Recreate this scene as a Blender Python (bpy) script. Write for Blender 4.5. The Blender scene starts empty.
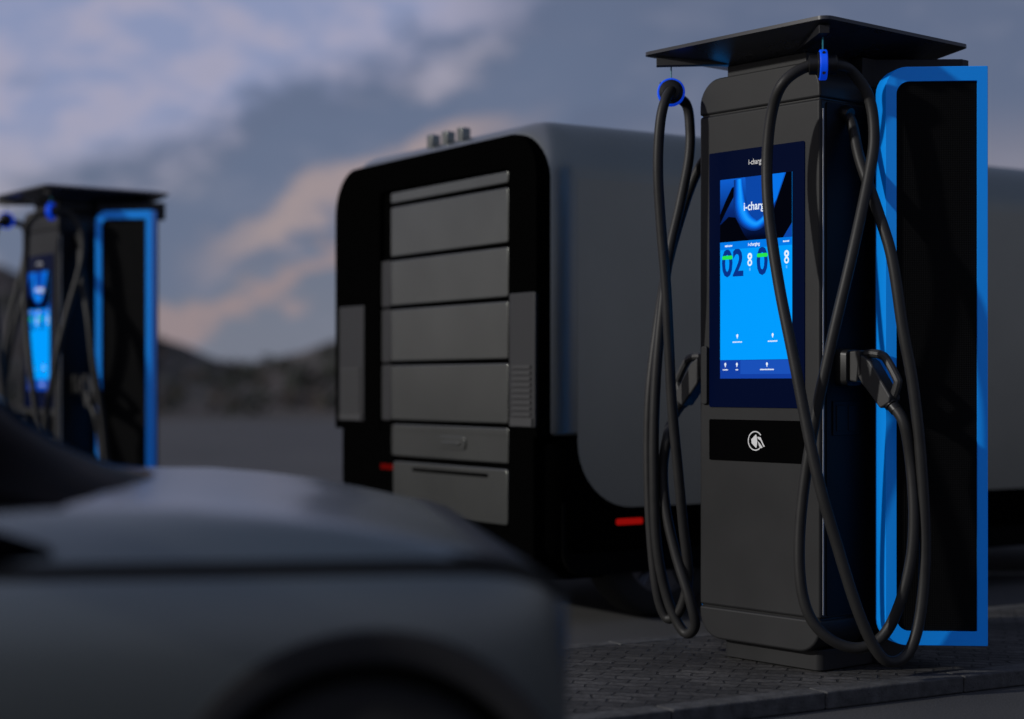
import bpy, bmesh, math, random
from mathutils import Vector, Matrix, noise

random.seed(7)
S = bpy.context.scene
COL = S.collection
PI = math.pi

# ------------------------------------------------------------------ camera
CZ, F, CX, HY = 1.07, 1726.0, 512.0, 384.0        # eye height, focal length in px, centre column, horizon row
cam_d = bpy.data.cameras.new('camera')
cam = bpy.data.objects.new('camera', cam_d)
COL.objects.link(cam)
cam.location = (0, 0, CZ)
cam.rotation_euler = (PI / 2, 0, 0)
cam_d.sensor_width = 36
cam_d.lens = 36 * F / 1024
cam_d.shift_y = (HY - 359.5) / 1024
cam_d.clip_end = 6000
cam_d.dof.use_dof = True
cam_d.dof.focus_distance = 6.08
cam_d.dof.aperture_fstop = 0.95
S.camera = cam


def at(px, py, Y):
    """a point of the real scene: the sight line through a pixel, at Y metres in front of the eye"""
    return Vector(((px - CX) / F * Y, Y, CZ - (py - HY) / F * Y))


# ------------------------------------------------------------------ materials
def mat(name, base=(.1, .1, .1), rough=.5, metal=0.0, spec=.5, coat=0.0, emit=None, estr=0.0, var=0.0, vscale=8.0,
        bump=0.0, bscale=60.0, rvar=0.0):
    m = bpy.data.materials.new(name)
    m.use_nodes = True
    nt = m.node_tree
    b = nt.nodes['Principled BSDF']
    b.inputs['Base Color'].default_value = (*base, 1)
    b.inputs['Roughness'].default_value = rough
    b.inputs['Metallic'].default_value = metal
    b.inputs['Specular IOR Level'].default_value = spec
    b.inputs['Coat Weight'].default_value = coat
    b.inputs['Coat Roughness'].default_value = .08
    if emit:
        b.inputs['Emission Color'].default_value = (*emit, 1)
        b.inputs['Emission Strength'].default_value = estr
    if var or bump or rvar:
        tc = nt.nodes.new('ShaderNodeTexCoord')
        n = nt.nodes.new('ShaderNodeTexNoise')
        n.inputs['Scale'].default_value = vscale
        n.inputs['Detail'].default_value = 6
        nt.links.new(tc.outputs['Object'], n.inputs['Vector'])
        if var:
            r = nt.nodes.new('ShaderNodeValToRGB')
            r.color_ramp.elements[0].position = .3
            r.color_ramp.elements[1].position = .7
            r.color_ramp.elements[0].color = (*[c * (1 - var) for c in base], 1)
            r.color_ramp.elements[1].color = (*[min(1, c * (1 + var)) for c in base], 1)
            nt.links.new(n.outputs['Fac'], r.inputs['Fac'])
            nt.links.new(r.outputs['Color'], b.inputs['Base Color'])
        if rvar:
            mr = nt.nodes.new('ShaderNodeMapRange')
            mr.inputs[3].default_value = max(0, rough - rvar)
            mr.inputs[4].default_value = min(1, rough + rvar)
            nt.links.new(n.outputs['Fac'], mr.inputs[0])
            nt.links.new(mr.outputs[0], b.inputs['Roughness'])
        if bump:
            n2 = nt.nodes.new('ShaderNodeTexNoise')
            n2.inputs['Scale'].default_value = bscale
            n2.inputs['Detail'].default_value = 4
            nt.links.new(tc.outputs['Object'], n2.inputs['Vector'])
            bp = nt.nodes.new('ShaderNodeBump')
            bp.inputs['Strength'].default_value = bump
            bp.inputs['Distance'].default_value = .004
            nt.links.new(n2.outputs['Fac'], bp.inputs['Height'])
            nt.links.new(bp.outputs['Normal'], b.inputs['Normal'])
    return m


def glow(name, col, strength=1.0):
    m = bpy.data.materials.new(name)
    m.use_nodes = True
    nt = m.node_tree
    b = nt.nodes['Principled BSDF']
    b.inputs['Base Color'].default_value = (.0008, .0008, .001, 1)
    b.inputs['Roughness'].default_value = .3
    b.inputs['Specular IOR Level'].default_value = 0
    b.inputs['Emission Color'].default_value = (*col, 1)
    b.inputs['Emission Strength'].default_value = strength
    return m


M = {}
M['housing'] = mat('charcoal_coated_steel', (.0205, .0207, .0212), .45, .0, .25, var=.18, vscale=2.2, bump=.05, bscale=900, rvar=.12)
M['housing_dark'] = mat('black_coated_steel', (.012, .012, .014), .5, 0, .35, bump=.05, bscale=700)
M['side'] = mat('dark_navy_panel', (.005, .0055, .008), .55, 0, .15, rvar=.08, vscale=4)
M['canopy'] = mat('canopy_anthracite', (.040, .041, .048), .28, .0, .5, rvar=.1, vscale=5)
M['rubber'] = mat('cable_rubber', (.020, .0195, .019), .5, 0, .3, var=.15, vscale=20, bump=.08, bscale=300)
M['plastic'] = mat('connector_plastic', (.030, .0295, .029), .48, 0, .45, bump=.12, bscale=600)
M['blackplastic'] = mat('black_plastic', (.008, .008, .008), .4, 0, .4)
M['bezel'] = mat('bezel_glass_painted_glow', (.0008, .002, .010), .25, 0, .03, emit=(.0, .12, 1.0), estr=.012)  # even navy emission painted in for the screen's glow on the bezel
M['reader'] = mat('reader_glass', (.001, .001, .0012), .2, 0, .03)
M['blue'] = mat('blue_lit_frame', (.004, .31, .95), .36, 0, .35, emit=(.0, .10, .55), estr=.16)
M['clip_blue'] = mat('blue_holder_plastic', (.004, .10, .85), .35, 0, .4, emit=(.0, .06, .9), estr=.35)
M['string'] = mat('holder_cord', (.02, .22, .27), .5)
M['shell'] = mat('grey_rear_shell', (.060, .058, .055), .45)
M['white'] = mat('white_print', (.55, .55, .55), .5, emit=(1, 1, 1), estr=.12)
M['edge_highlight'] = mat('painted_edge_highlight', (.55, .54, .52), .45, .2)  # pale tone for the highlight painted along the housing edges
M['g_sky'] = glow('screen_cyan', (.0, .335, 1.0), 1.0)
M['g_head'] = glow('screen_header', (.0, .19, .80), 1.0)
M['g_bar'] = glow('screen_bar', (.006, .05, .37), 1.0)
M['g_bar2'] = glow('screen_bar_cell', (.01, .08, .48), 1.0)
M['g_navy'] = glow('screen_digit', (.002, .032, .25), 1.0)
M['g_white'] = glow('screen_white', (.80, .90, 1.0), 1.0)
M['g_pale'] = glow('screen_pale', (.12, .50, 1.0), 1.0)
M['g_green'] = glow('screen_green', (.02, .78, .08), 1.0)
M['g_black'] = glow('screen_black', (.0003, .0006, .003), 1.0)
for i, c in enumerate([(.002, .014, .10), (.003, .03, .20), (.003, .06, .38), (.002, .10, .60), (.002, .17, .80), (.004, .25, .95), (.01, .32, 1.0)]):
    M['g_w%d' % i] = glow('screen_wave_tone_' + 'abcdefg'[i], c, 1.0)


def backdrop_mat():
    m = glow('screen_backdrop', (0, 0, 0), 1.0)
    t = m.node_tree
    co = t.nodes.new('ShaderNodeTexCoord'); sp = t.nodes.new('ShaderNodeSeparateXYZ'); mr = t.nodes.new('ShaderNodeMapRange')
    mr.inputs[1].default_value = 1.53; mr.inputs[2].default_value = 1.76
    r = t.nodes.new('ShaderNodeValToRGB')
    r.color_ramp.elements[0].position = .05; r.color_ramp.elements[0].color = (.0004, .002, .014, 1)
    r.color_ramp.elements[1].position = 1.0; r.color_ramp.elements[1].color = (.004, .11, .62, 1)
    r.color_ramp.elements.new(.5).color = (.002, .022, .17, 1)
    t.links.new(co.outputs['Object'], sp.inputs[0]); t.links.new(sp.outputs[2], mr.inputs[0]); t.links.new(mr.outputs[0], r.inputs['Fac'])
    t.links.new(r.outputs['Color'], t.nodes['Principled BSDF'].inputs['Emission Color'])
    return m


M['g_back'] = backdrop_mat()


def mesh_panel_mat():
    m = bpy.data.materials.new('perforated_black_sheet')
    m.use_nodes = True
    nt = m.node_tree
    b = nt.nodes['Principled BSDF']
    b.inputs['Roughness'].default_value = .5
    b.inputs['Specular IOR Level'].default_value = .06
    tc = nt.nodes.new('ShaderNodeTexCoord')
    mp = nt.nodes.new('ShaderNodeMapping')
    mp.inputs['Rotation'].default_value = (0, 0, math.radians(-46))
    vo = nt.nodes.new('ShaderNodeTexVoronoi')
    vo.inputs['Scale'].default_value = 130
    vo.inputs['Randomness'].default_value = 0
    nt.links.new(tc.outputs['Object'], mp.inputs['Vector'])
    nt.links.new(mp.outputs['Vector'], vo.inputs['Vector'])
    r = nt.nodes.new('ShaderNodeValToRGB')
    r.color_ramp.elements[0].position = .30
    r.color_ramp.elements[0].color = (.001, .001, .001, 1)
    r.color_ramp.elements[1].position = .42
    r.color_ramp.elements[1].color = (.006, .006, .006, 1)
    nt.links.new(vo.outputs['Distance'], r.inputs['Fac'])
    nt.links.new(r.outputs['Color'], b.inputs['Base Color'])
    bp = nt.nodes.new('ShaderNodeBump')
    bp.inputs['Strength'].default_value = .6
    bp.inputs['Distance'].default_value = .003
    nt.links.new(vo.outputs['Distance'], bp.inputs['Height'])
    nt.links.new(bp.outputs['Normal'], b.inputs['Normal'])
    return m


M['mesh'] = mesh_panel_mat()


# ------------------------------------------------------------------ mesh builder
class MB:
    def __init__(s):
        s.v, s.f, s.mi = [], [], []

    def add(s, vs, fs, k=0):
        o = len(s.v)
        s.v += [tuple(v) for v in vs]
        s.f += [tuple(i + o for i in f) for f in fs]
        s.mi += [k] * len(fs)
        return s

    def box(s, x0, x1, y0, y1, z0, z1, k=0):
        vs = [(x, y, z) for z in (z0, z1) for y in (y0, y1) for x in (x0, x1)]
        return s.add(vs, [(0, 2, 3, 1), (4, 5, 7, 6), (0, 1, 5, 4), (2, 6, 7, 3), (0, 4, 6, 2), (1, 3, 7, 5)], k)

    def loft(s, rings, close=True, cap=True, k=0):
        n = len(rings[0])
        vs = [p for r in rings for p in r]
        fs = []
        for a in range(len(rings) - 1):
            for i in range(n if close else n - 1):
                j = (i + 1) % n
                fs.append((a * n + i, a * n + j, (a + 1) * n + j, (a + 1) * n + i))
        if cap:
            fs.append(tuple(reversed(range(n))))
            fs.append(tuple(range((len(rings) - 1) * n, len(rings) * n)))
        return s.add(vs, fs, k)

    def prism(s, out, axis, a, b, k=0):
        """extrude a 2-D outline along an axis: 'x' takes (y,z), 'y' takes (x,z), 'z' takes (x,y)"""
        fn = {'x': lambda p, t: (t, p[0], p[1]), 'y': lambda p, t: (p[0], t, p[1]), 'z': lambda p, t: (p[0], p[1], t)}[axis]
        return s.loft([[fn(p, a) for p in out], [fn(p, b) for p in out]], k=k)

    def tube(s, pts, r, seg=10, k=0, cap=True):
        pts = [Vector(p) for p in pts]
        rs = r if isinstance(r, (list, tuple)) else [r] * len(pts)
        t0 = (pts[1] - pts[0]).normalized()
        u = t0.orthogonal().normalized()
        rings = []
        for i, p in enumerate(pts):
            a = pts[max(i - 1, 0)]
            c = pts[min(i + 1, len(pts) - 1)]
            t = (c - a).normalized()
            u = (u - t * u.dot(t)).normalized()
            w = t.cross(u)
            rings.append([p + (u * math.cos(q * 2 * PI / seg) + w * math.sin(q * 2 * PI / seg)) * rs[i] for q in range(seg)])
        return s.loft(rings, cap=cap, k=k)

    def lathe(s, prof, c, axis, seg=40, k=0, cap=True):
        """profile of (radius, distance along axis) turned about an axis through c"""
        axis = Vector(axis).normalized()
        u = axis.orthogonal().normalized()
        w = axis.cross(u)
        c = Vector(c)
        rings = [[c + axis * h + (u * math.cos(q * 2 * PI / seg) + w * math.sin(q * 2 * PI / seg)) * r for q in range(seg)] for r, h in prof]
        return s.loft(rings, cap=cap, k=k)

    def poly(s, pts, k=0):
        return s.add(pts, [tuple(range(len(pts)))], k)

    def shift(s, d):
        s.v = [(x + d[0], y + d[1], z + d[2]) for x, y, z in s.v]
        return s

    def build(s, name, m, parent=None, angle=35, bevel=0, seg=2, fix=True):
        me = bpy.data.meshes.new(name)
        me.from_pydata(s.v, [], s.f)
        ms = m if isinstance(m, (list, tuple)) else [m]
        for q in ms:
            me.materials.append(q)
        for p, i in zip(me.polygons, s.mi):
            p.material_index = i
            p.use_smooth = True
        if fix:
            bm = bmesh.new()
            bm.from_mesh(me)
            bmesh.ops.recalc_face_normals(bm, faces=bm.faces)
            bm.to_mesh(me)
            bm.free()
        me.set_sharp_from_angle(angle=math.radians(angle))
        o = bpy.data.objects.new(name, me)
        COL.objects.link(o)
        if parent:
            o.parent = parent
        if bevel:
            b = o.modifiers.new('bevel', 'BEVEL')
            b.width = bevel
            b.segments = seg
            b.limit_method = 'ANGLE'
            b.angle_limit = math.radians(35)
            b.harden_normals = True
        return o


def rrect(x0, x1, z0, z1, r, n=6):
    """rounded rectangle; r is one radius or four (bottom-left, bottom-right, top-right, top-left)"""
    rs = r if isinstance(r, (list, tuple)) else [r] * 4
    out = []
    for (cx, cz, a0, q) in ((x0, z0, PI, 0), (x1, z0, 1.5 * PI, 1), (x1, z1, 0, 2), (x0, z1, PI / 2, 3)):
        rr = rs[q]
        if rr <= 0:
            out.append((cx, cz))
            continue
        ox = cx + rr if q in (0, 3) else cx - rr
        oz = cz + rr if q in (0, 1) else cz - rr
        for i in range(n + 1):
            a = a0 + PI / 2 * i / n
            out.append((ox + rr * math.cos(a), oz + rr * math.sin(a)))
    return out


def spline(P, n=8):
    P = [Vector(p) for p in P]
    out = []
    for i in range(len(P) - 1):
        p0, p1, p2, p3 = P[max(i - 1, 0)], P[i], P[i + 1], P[min(i + 2, len(P) - 1)]
        for k in range(n):
            t = k / n
            out.append(.5 * ((2 * p1) + (p2 - p0) * t + (2 * p0 - 5 * p1 + 4 * p2 - p3) * t * t + (3 * p1 - p0 - 3 * p2 + p3) * t ** 3))
    out.append(P[-1])
    return out


def tag(o, label=None, cat=None, group=None, kind=None):
    if label: o['label'] = label
    if cat: o['category'] = cat
    if group: o['group'] = group
    if kind: o['kind'] = kind
    return o


def empty(name, loc, rz=0):
    o = bpy.data.objects.new(name, None)
    o.empty_display_size = .2
    COL.objects.link(o)
    o.location = loc
    o.rotation_euler = (0, 0, rz)
    return o


def text(name, body, size, loc, m, parent, bold=0.0, sx=1.0):
    """flat lettering facing -y, centred on loc"""
    c = bpy.data.curves.new(name, 'FONT')
    c.body = body
    c.size = size
    c.align_x = 'CENTER'
    c.align_y = 'CENTER'
    c.offset = bold
    c.resolution_u = 3
    t = bpy.data.objects.new(name, c)
    COL.objects.link(t)
    bpy.context.view_layer.update()
    me = bpy.data.meshes.new_from_object(t.evaluated_get(bpy.context.evaluated_depsgraph_get()))
    bpy.data.objects.remove(t)
    bpy.data.curves.remove(c)
    me.transform(Matrix.Translation(loc) @ Matrix.Rotation(PI / 2, 4, 'X') @ Matrix.Diagonal((sx, 1, 1, 1)))
    me.materials.clear()
    me.materials.append(m)
    o = bpy.data.objects.new(name, me)
    COL.objects.link(o)
    o.parent = parent
    return o


# ------------------------------------------------------------------ world, sun
SUN_AZ = Vector((-.942, -.335))           # horizontal direction towards the sun
SUN_EL = math.radians(21)
w = bpy.data.worlds.new('World')
S.world = w
w.use_nodes = True
nt = w.node_tree
N, L = nt.nodes, nt.links
bg = N['Background']
bg.inputs['Strength'].default_value = 1.0


def node(t, **kw):
    n = N.new(t)
    for k, v in kw.items():
        setattr(n, k, v)
    return n


def math_n(op, a, b=None, c=None, clamp=False):
    n = node('ShaderNodeMath', operation=op)
    n.use_clamp = clamp
    for i, q in enumerate((a, b, c)):
        if q is None: continue
        if isinstance(q, (int, float)): n.inputs[i].default_value = q
        else: L.new(q, n.inputs[i])
    return n.outputs[0]


def mix_n(f, a, b):
    n = node('ShaderNodeMix', data_type='RGBA')
    for i, q in ((0, f), (6, a), (7, b)):
        if isinstance(q, tuple): n.inputs[i].default_value = (*q, 1)
        elif isinstance(q, (int, float)): n.inputs[i].default_value = q
        else: L.new(q, n.inputs[i])
    return n.outputs[2]


def ramp_n(v, lo, hi):
    n = node('ShaderNodeMapRange', interpolation_type='SMOOTHSTEP')
    L.new(v, n.inputs[0])
    n.inputs[1].default_value = lo
    n.inputs[2].default_value = hi
    return n.outputs[0]


sky = node('ShaderNodeTexSky')
sky.sky_type = 'NISHITA'
sky.sun_disc = False
sky.sun_elevation = SUN_EL
sky.sun_rotation = math.atan2(SUN_AZ.x, SUN_AZ.y)
tc = node('ShaderNodeTexCoord')
sep = node('ShaderNodeSeparateXYZ')
L.new(tc.outputs['Generated'], sep.inputs[0])
dx, dy, dz = sep.outputs


def cloud_noise(scale, stretch, detail, rough, off, dist=0.0):
    mp = node('ShaderNodeMapping')
    L.new(tc.outputs['Generated'], mp.inputs['Vector'])
    mp.inputs['Rotation'].default_value = (0, math.radians(24), 0)
    mp.inputs['Scale'].default_value = stretch
    mp.inputs['Location'].default_value = off
    n = node('ShaderNodeTexNoise')
    n.inputs['Scale'].default_value = scale
    n.inputs['Detail'].default_value = detail
    n.inputs['Roughness'].default_value = rough
    n.inputs['Distortion'].default_value = dist
    L.new(mp.outputs[0], n.inputs['Vector'])
    return n.outputs['Fac']


big = cloud_noise(7.5, (1, 1, 2.0), 5, .55, (.35, 0, .62), .35)
fine = cloud_noise(21, (1, 1, 1.9), 6, .58, (.1, 0, .3), .2)
# streak coordinate: the banks of cloud climb towards the right
st = math_n('SUBTRACT', dz, math_n('MULTIPLY', dx, .40))
wob = math_n('ADD', math_n('MULTIPLY', math_n('SUBTRACT', big, .5), .075), math_n('MULTIPLY', math_n('SUBTRACT', fine, .5), .075))
sw = math_n('ADD', st, wob)


def band(lo, a, b, hi):
    return math_n('MULTIPLY', ramp_n(sw, lo, a), math_n('SUBTRACT', 1.0, ramp_n(sw, b, hi)))


base = mix_n(ramp_n(dz, -.01, .16), (.180, .200, .262), (.118, .148, .240))
left = math_n('SUBTRACT', 1.0, ramp_n(dx, -.06, .06))
pale = mix_n(ramp_n(fine, .40, .62), (.27, .315, .50), (.40, .39, .53))
pale = mix_n(math_n('SUBTRACT', 1.0, ramp_n(dz, .07, .16)), pale, (.40, .375, .44))
puff = mix_n(math_n('MULTIPLY', ramp_n(big, .55, .68), .55), pale, (.19, .225, .36))
c1 = mix_n(math_n('MULTIPLY', ramp_n(sw, .188, .226), left), base, puff)
dark = math_n('MULTIPLY', math_n('MULTIPLY', band(.118, .135, .180, .205), .85), math_n('SUBTRACT', 1.0, ramp_n(dx, .0, .12)))
c2 = mix_n(dark, c1, (.132, .168, .268))
rim = math_n('MULTIPLY', band(.186, .198, .206, .225), math_n('MULTIPLY', left, ramp_n(big, .45, .6)))
c2 = mix_n(math_n('MULTIPLY', rim, .7), c2, (.46, .42, .50))
leftish = math_n('MULTIPLY', ramp_n(dx, -.30, -.19), math_n('SUBTRACT', 1.0, ramp_n(dx, -.05, .04)))
patch = math_n('MULTIPLY', math_n('MULTIPLY', band(.124, .141, .147, .166), leftish), ramp_n(dx, -.20, -.13))
c3 = mix_n(math_n('MULTIPLY', patch, .72), c2, (.46, .345, .325))
streak = math_n('MULTIPLY', band(.094, .107, .112, .125), leftish)
c4 = mix_n(math_n('MULTIPLY', streak, .62), c3, (.40, .28, .27))
right = ramp_n(dx, .02, .14)
c4 = mix_n(math_n('MULTIPLY', math_n('MULTIPLY', math_n('SUBTRACT', 1.0, ramp_n(dz, .11, .165)), right), .55), c4, (.30, .265, .31))
c4 = mix_n(math_n('MULTIPLY', ramp_n(fine, .50, .72), .22), c4, (.26, .27, .36))
# evening glow round the sun, behind the eye
dv = node('ShaderNodeVectorMath', operation='DOT_PRODUCT')
L.new(tc.outputs['Generated'], dv.inputs[0])
dv.inputs[1].default_value = (SUN_AZ.x, SUN_AZ.y, .15)
c5 = mix_n(math_n('MULTIPLY', ramp_n(dv.outputs['Value'], .35, 1.0), .9), c4, (.25, .235, .235))
# the Nishita sky under the clouds, at a dusk strength
nsk = node('ShaderNodeVectorMath', operation='SCALE')
L.new(sky.outputs[0], nsk.inputs[0])
nsk.inputs['Scale'].default_value = .05
L.new(mix_n(.10, c5, nsk.outputs[0]), bg.inputs['Color'])

sd = bpy.data.lights.new('sun', 'SUN')
sd.energy = 2.0
sd.angle = math.radians(2.0)
sd.color = (1.0, .97, .93)
so = bpy.data.objects.new('sun', sd)
COL.objects.link(so)
d = Vector((SUN_AZ.x, SUN_AZ.y, 0)).normalized() * math.cos(SUN_EL) + Vector((0, 0, math.sin(SUN_EL)))
so.rotation_euler = d.to_track_quat('Z', 'Y').to_euler()
so.location = d * 50

S.view_settings.view_transform = 'Standard'
S.view_settings.look = 'None'
S.view_settings.exposure = 0
S.view_settings.gamma = 1
S.cycles.use_denoising = True
S.cycles.max_bounces = 6


# ------------------------------------------------------------------ ground
def asphalt_mat():
    m = bpy.data.materials.new('asphalt')
    m.use_nodes = True
    t = m.node_tree
    b = t.nodes['Principled BSDF']
    b.inputs['Roughness'].default_value = .85
    b.inputs['Specular IOR Level'].default_value = .3
    co = t.nodes.new('ShaderNodeTexCoord')
    n1 = t.nodes.new('ShaderNodeTexNoise'); n1.inputs['Scale'].default_value = .5; n1.inputs['Detail'].default_value = 8
    n2 = t.nodes.new('ShaderNodeTexNoise'); n2.inputs['Scale'].default_value = 130; n2.inputs['Detail'].default_value = 3
    r1 = t.nodes.new('ShaderNodeValToRGB')
    r1.color_ramp.elements[0].position = .32; r1.color_ramp.elements[0].color = (.056, .056, .056, 1)
    r1.color_ramp.elements[1].position = .7; r1.color_ramp.elements[1].color = (.084, .083, .082, 1)
    r2 = t.nodes.new('ShaderNodeValToRGB')
    r2.color_ramp.elements[0].position = .3; r2.color_ramp.elements[0].color = (.6, .6, .6, 1)
    r2.color_ramp.elements[1].position = .75; r2.color_ramp.elements[1].color = (1.25, 1.25, 1.25, 1)
    mx = t.nodes.new('ShaderNodeMix'); mx.data_type = 'RGBA'; mx.blend_type = 'MULTIPLY'; mx.inputs[0].default_value = 1
    bp = t.nodes.new('ShaderNodeBump'); bp.inputs['Strength'].default_value = .5; bp.inputs['Distance'].default_value = .006
    l = t.links
    for n in (n1, n2): l.new(co.outputs['Object'], n.inputs['Vector'])
    l.new(n1.outputs['Fac'], r1.inputs['Fac']); l.new(n2.outputs['Fac'], r2.inputs['Fac'])
    l.new(r1.outputs['Color'], mx.inputs[6]); l.new(r2.outputs['Color'], mx.inputs[7])
    l.new(mx.outputs[2], b.inputs['Base Color'])
    l.new(n2.outputs['Fac'], bp.inputs['Height']); l.new(bp.outputs['Normal'], b.inputs['Normal'])
    return m


g = MB()
g.poly([(-3000, -3000, 0), (3000, -3000, 0), (3000, 3000, 0), (-3000, 3000, 0)])
tag(g.build('ground', asphalt_mat()), kind='structure')

# paved island: K is the corner of the kerb line, KD runs along it, KN into the island
K = Vector((.325, 5.25)); KD = Vector((.864, .503)); KN = Vector((-.503, .864))
K0, K1, KW, KH = -.42, 7.0, 1.31, .06
KROT = math.atan2(KD.y, KD.x)


def paver_mat():
    m = bpy.data.materials.new('small_stone_pavers')
    m.use_nodes = True
    t = m.node_tree
    b = t.nodes['Principled BSDF']
    b.inputs['Roughness'].default_value = .8
    b.inputs['Specular IOR Level'].default_value = .3
    co = t.nodes.new('ShaderNodeTexCoord')
    mp = t.nodes.new('ShaderNodeMapping'); mp.inputs['Rotation'].default_value = (0, 0, math.radians(45))
    nw = t.nodes.new('ShaderNodeTexNoise'); nw.inputs['Scale'].default_value = 9
    ad = t.nodes.new('ShaderNodeVectorMath'); ad.operation = 'MULTIPLY_ADD'; ad.inputs[1].default_value = (.045, .045, 0)
    br = t.nodes.new('ShaderNodeTexBrick')
    br.inputs['Scale'].default_value = 1
    br.inputs['Brick Width'].default_value = .125; br.inputs['Row Height'].default_value = .0625
    br.inputs['Mortar Size'].default_value = .006; br.inputs['Mortar Smooth'].default_value = .5
    br.inputs['Color1'].default_value = (.050, .049, .048, 1); br.inputs['Color2'].default_value = (.098, .095, .092, 1)
    br.inputs['Mortar'].default_value = (.030, .030, .030, 1)
    n2 = t.nodes.new('ShaderNodeTexNoise'); n2.inputs['Scale'].default_value = 60; n2.inputs['Detail'].default_value = 6
    r2 = t.nodes.new('ShaderNodeValToRGB')
    r2.color_ramp.elements[0].position = .3; r2.color_ramp.elements[0].color = (.55, .55, .55, 1)
    r2.color_ramp.elements[1].position = .7; r2.color_ramp.elements[1].color = (1.3, 1.3, 1.3, 1)
    mx = t.nodes.new('ShaderNodeMix'); mx.data_type = 'RGBA'; mx.blend_type = 'MULTIPLY'; mx.inputs[0].default_value = 1
    bp = t.nodes.new('ShaderNodeBump'); bp.inputs['Strength'].default_value = .9; bp.inputs['Distance'].default_value = .006; bp.invert = True
    bp2 = t.nodes.new('ShaderNodeBump'); bp2.inputs['Strength'].default_value = .6; bp2.inputs['Distance'].default_value = .004
    l = t.links
    l.new(co.outputs['Object'], mp.inputs[0]); l.new(co.outputs['Object'], nw.inputs['Vector'])
    l.new(nw.outputs['Color'], ad.inputs[0]); l.new(mp.outputs[0], ad.inputs[2])
    l.new(ad.outputs[0], br.inputs['Vector']); l.new(co.outputs['Object'], n2.inputs['Vector'])
    l.new(n2.outputs['Fac'], r2.inputs['Fac'])
    l.new(br.outputs['Color'], mx.inputs[6]); l.new(r2.outputs['Color'], mx.inputs[7])
    n3 = t.nodes.new('ShaderNodeTexNoise'); n3.inputs['Scale'].default_value = 1.6; n3.inputs['Detail'].default_value = 7; n3.inputs['Roughness'].default_value = .65
    r3 = t.nodes.new('ShaderNodeValToRGB')
    r3.color_ramp.elements[0].position = .38; r3.color_ramp.elements[0].color = (.48, .47, .46, 1)
    r3.color_ramp.elements[1].position = .62; r3.color_ramp.elements[1].color = (1.12, 1.1, 1.06, 1)
    m3 = t.nodes.new('ShaderNodeMix'); m3.data_type = 'RGBA'; m3.blend_type = 'MULTIPLY'; m3.inputs[0].default_value = 1
    l.new(co.outputs['Object'], n3.inputs['Vector']); l.new(n3.outputs['Fac'], r3.inputs['Fac'])
    l.new(mx.outputs[2], m3.inputs[6]); l.new(r3.outputs['Color'], m3.inputs[7])
    l.new(m3.outputs[2], b.inputs['Base Color'])
    l.new(br.outputs['Fac'], bp.inputs['Height']); l.new(n2.outputs['Fac'], bp2.inputs['Height'])
    l.new(bp.outputs['Normal'], bp2.inputs['Normal']); l.new(bp2.outputs['Normal'], b.inputs['Normal'])
    return m


def kerb_mat():
    m = mat('kerb_concrete', (.070, .069, .067), .85, 0, .3, var=.35, vscale=22, bump=.8, bscale=90)
    t = m.node_tree
    b = t.nodes['Principled BSDF']
    src = b.inputs['Base Color'].links[0].from_socket
    co = t.nodes.new('ShaderNodeTexCoord')
    vo = t.nodes.new('ShaderNodeTexVoronoi'); vo.inputs['Scale'].default_value = 38
    r = t.nodes.new('ShaderNodeValToRGB')
    r.color_ramp.elements[0].position = .05; r.color_ramp.elements[0].color = (.06, .06, .06, 1)
    r.color_ramp.elements[1].position = .13; r.color_ramp.elements[1].color = (1, 1, 1, 1)
    mx = t.nodes.new('ShaderNodeMix'); mx.data_type = 'RGBA'; mx.blend_type = 'MULTIPLY'; mx.inputs[0].default_value = .85
    t.links.new(co.outputs['Object'], vo.inputs['Vector']); t.links.new(vo.outputs['Distance'], r.inputs['Fac'])
    t.links.new(src, mx.inputs[6]); t.links.new(r.outputs['Color'], mx.inputs[7]); t.links.new(mx.outputs[2], b.inputs['Base Color'])
    return m


def island(name_p, name_k, origin, rot, x0, x1, wd, h):
    p = MB(); p.box(x0 + .10, x1 - .10, .10, wd - .10, .0, h - .003)
    o = tag(p.build(name_p, M.get('paver') or M.setdefault('paver', paver_mat())), kind='structure')
    kb = MB()
    L0 = .6
    n = max(1, round((x1 - x0) / L0)); st_ = (x1 - x0) / n
    for i in range(n):
        a, c = x0 + i * st_ + .002, x0 + (i + 1) * st_ - .002
        kb.box(a, c, 0, .098, 0, h); kb.box(a, c, wd - .098, wd, 0, h)
    n = max(1, round((wd - .2) / L0)); st_ = (wd - .2) / n
    for i in range(n):
        a, c = .1 + i * st_ + .002, .1 + (i + 1) * st_ - .002
        kb.box(x0, x0 + .098, a, c, 0, h); kb.box(x1 - .098, x1, a, c, 0, h)
    k = tag(kb.build(name_k, M.get('kerb') or M.setdefault('kerb', kerb_mat()), bevel=.008), kind='structure')
    for q in (o, k):
        q.location = origin; q.rotation_euler = (0, 0, rot)


island('pavement', 'kerb', (K.x, K.y, 0), KROT, K0, K1, KW, KH)

# bay marking behind the van
rm = MB()
a, b_ = at(300, 576, 9.62), at(1000, 570, 9.9)
rm.box(-2.2, 3.6, -.05, .05, .0, .004)
o = rm.build('road_marking', mat('worn_white_paint', (.34, .34, .33), .7, var=.4, vscale=14))
o.location = (-.2, 9.72, 0.0); o.rotation_euler = (0, 0, .01)
tag(o, kind='structure')


# ------------------------------------------------------------------ hills and scrub
PROF = [(-2600, 300), (-900, 262), (-200, 246), (0, 258), (60, 290), (165, 333), (205, 352), (245, 357), (290, 347), (340, 333),
        (450, 318), (700, 312), (1200, 300), (2400, 320)]


def prof(px):
    for (a, ya), (b, yb) in zip(PROF, PROF[1:]):
        if a <= px <= b:
            t = (px - a) / (b - a); t = t * t * (3 - 2 * t)
            return ya + (yb - ya) * t
    return 310


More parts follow.
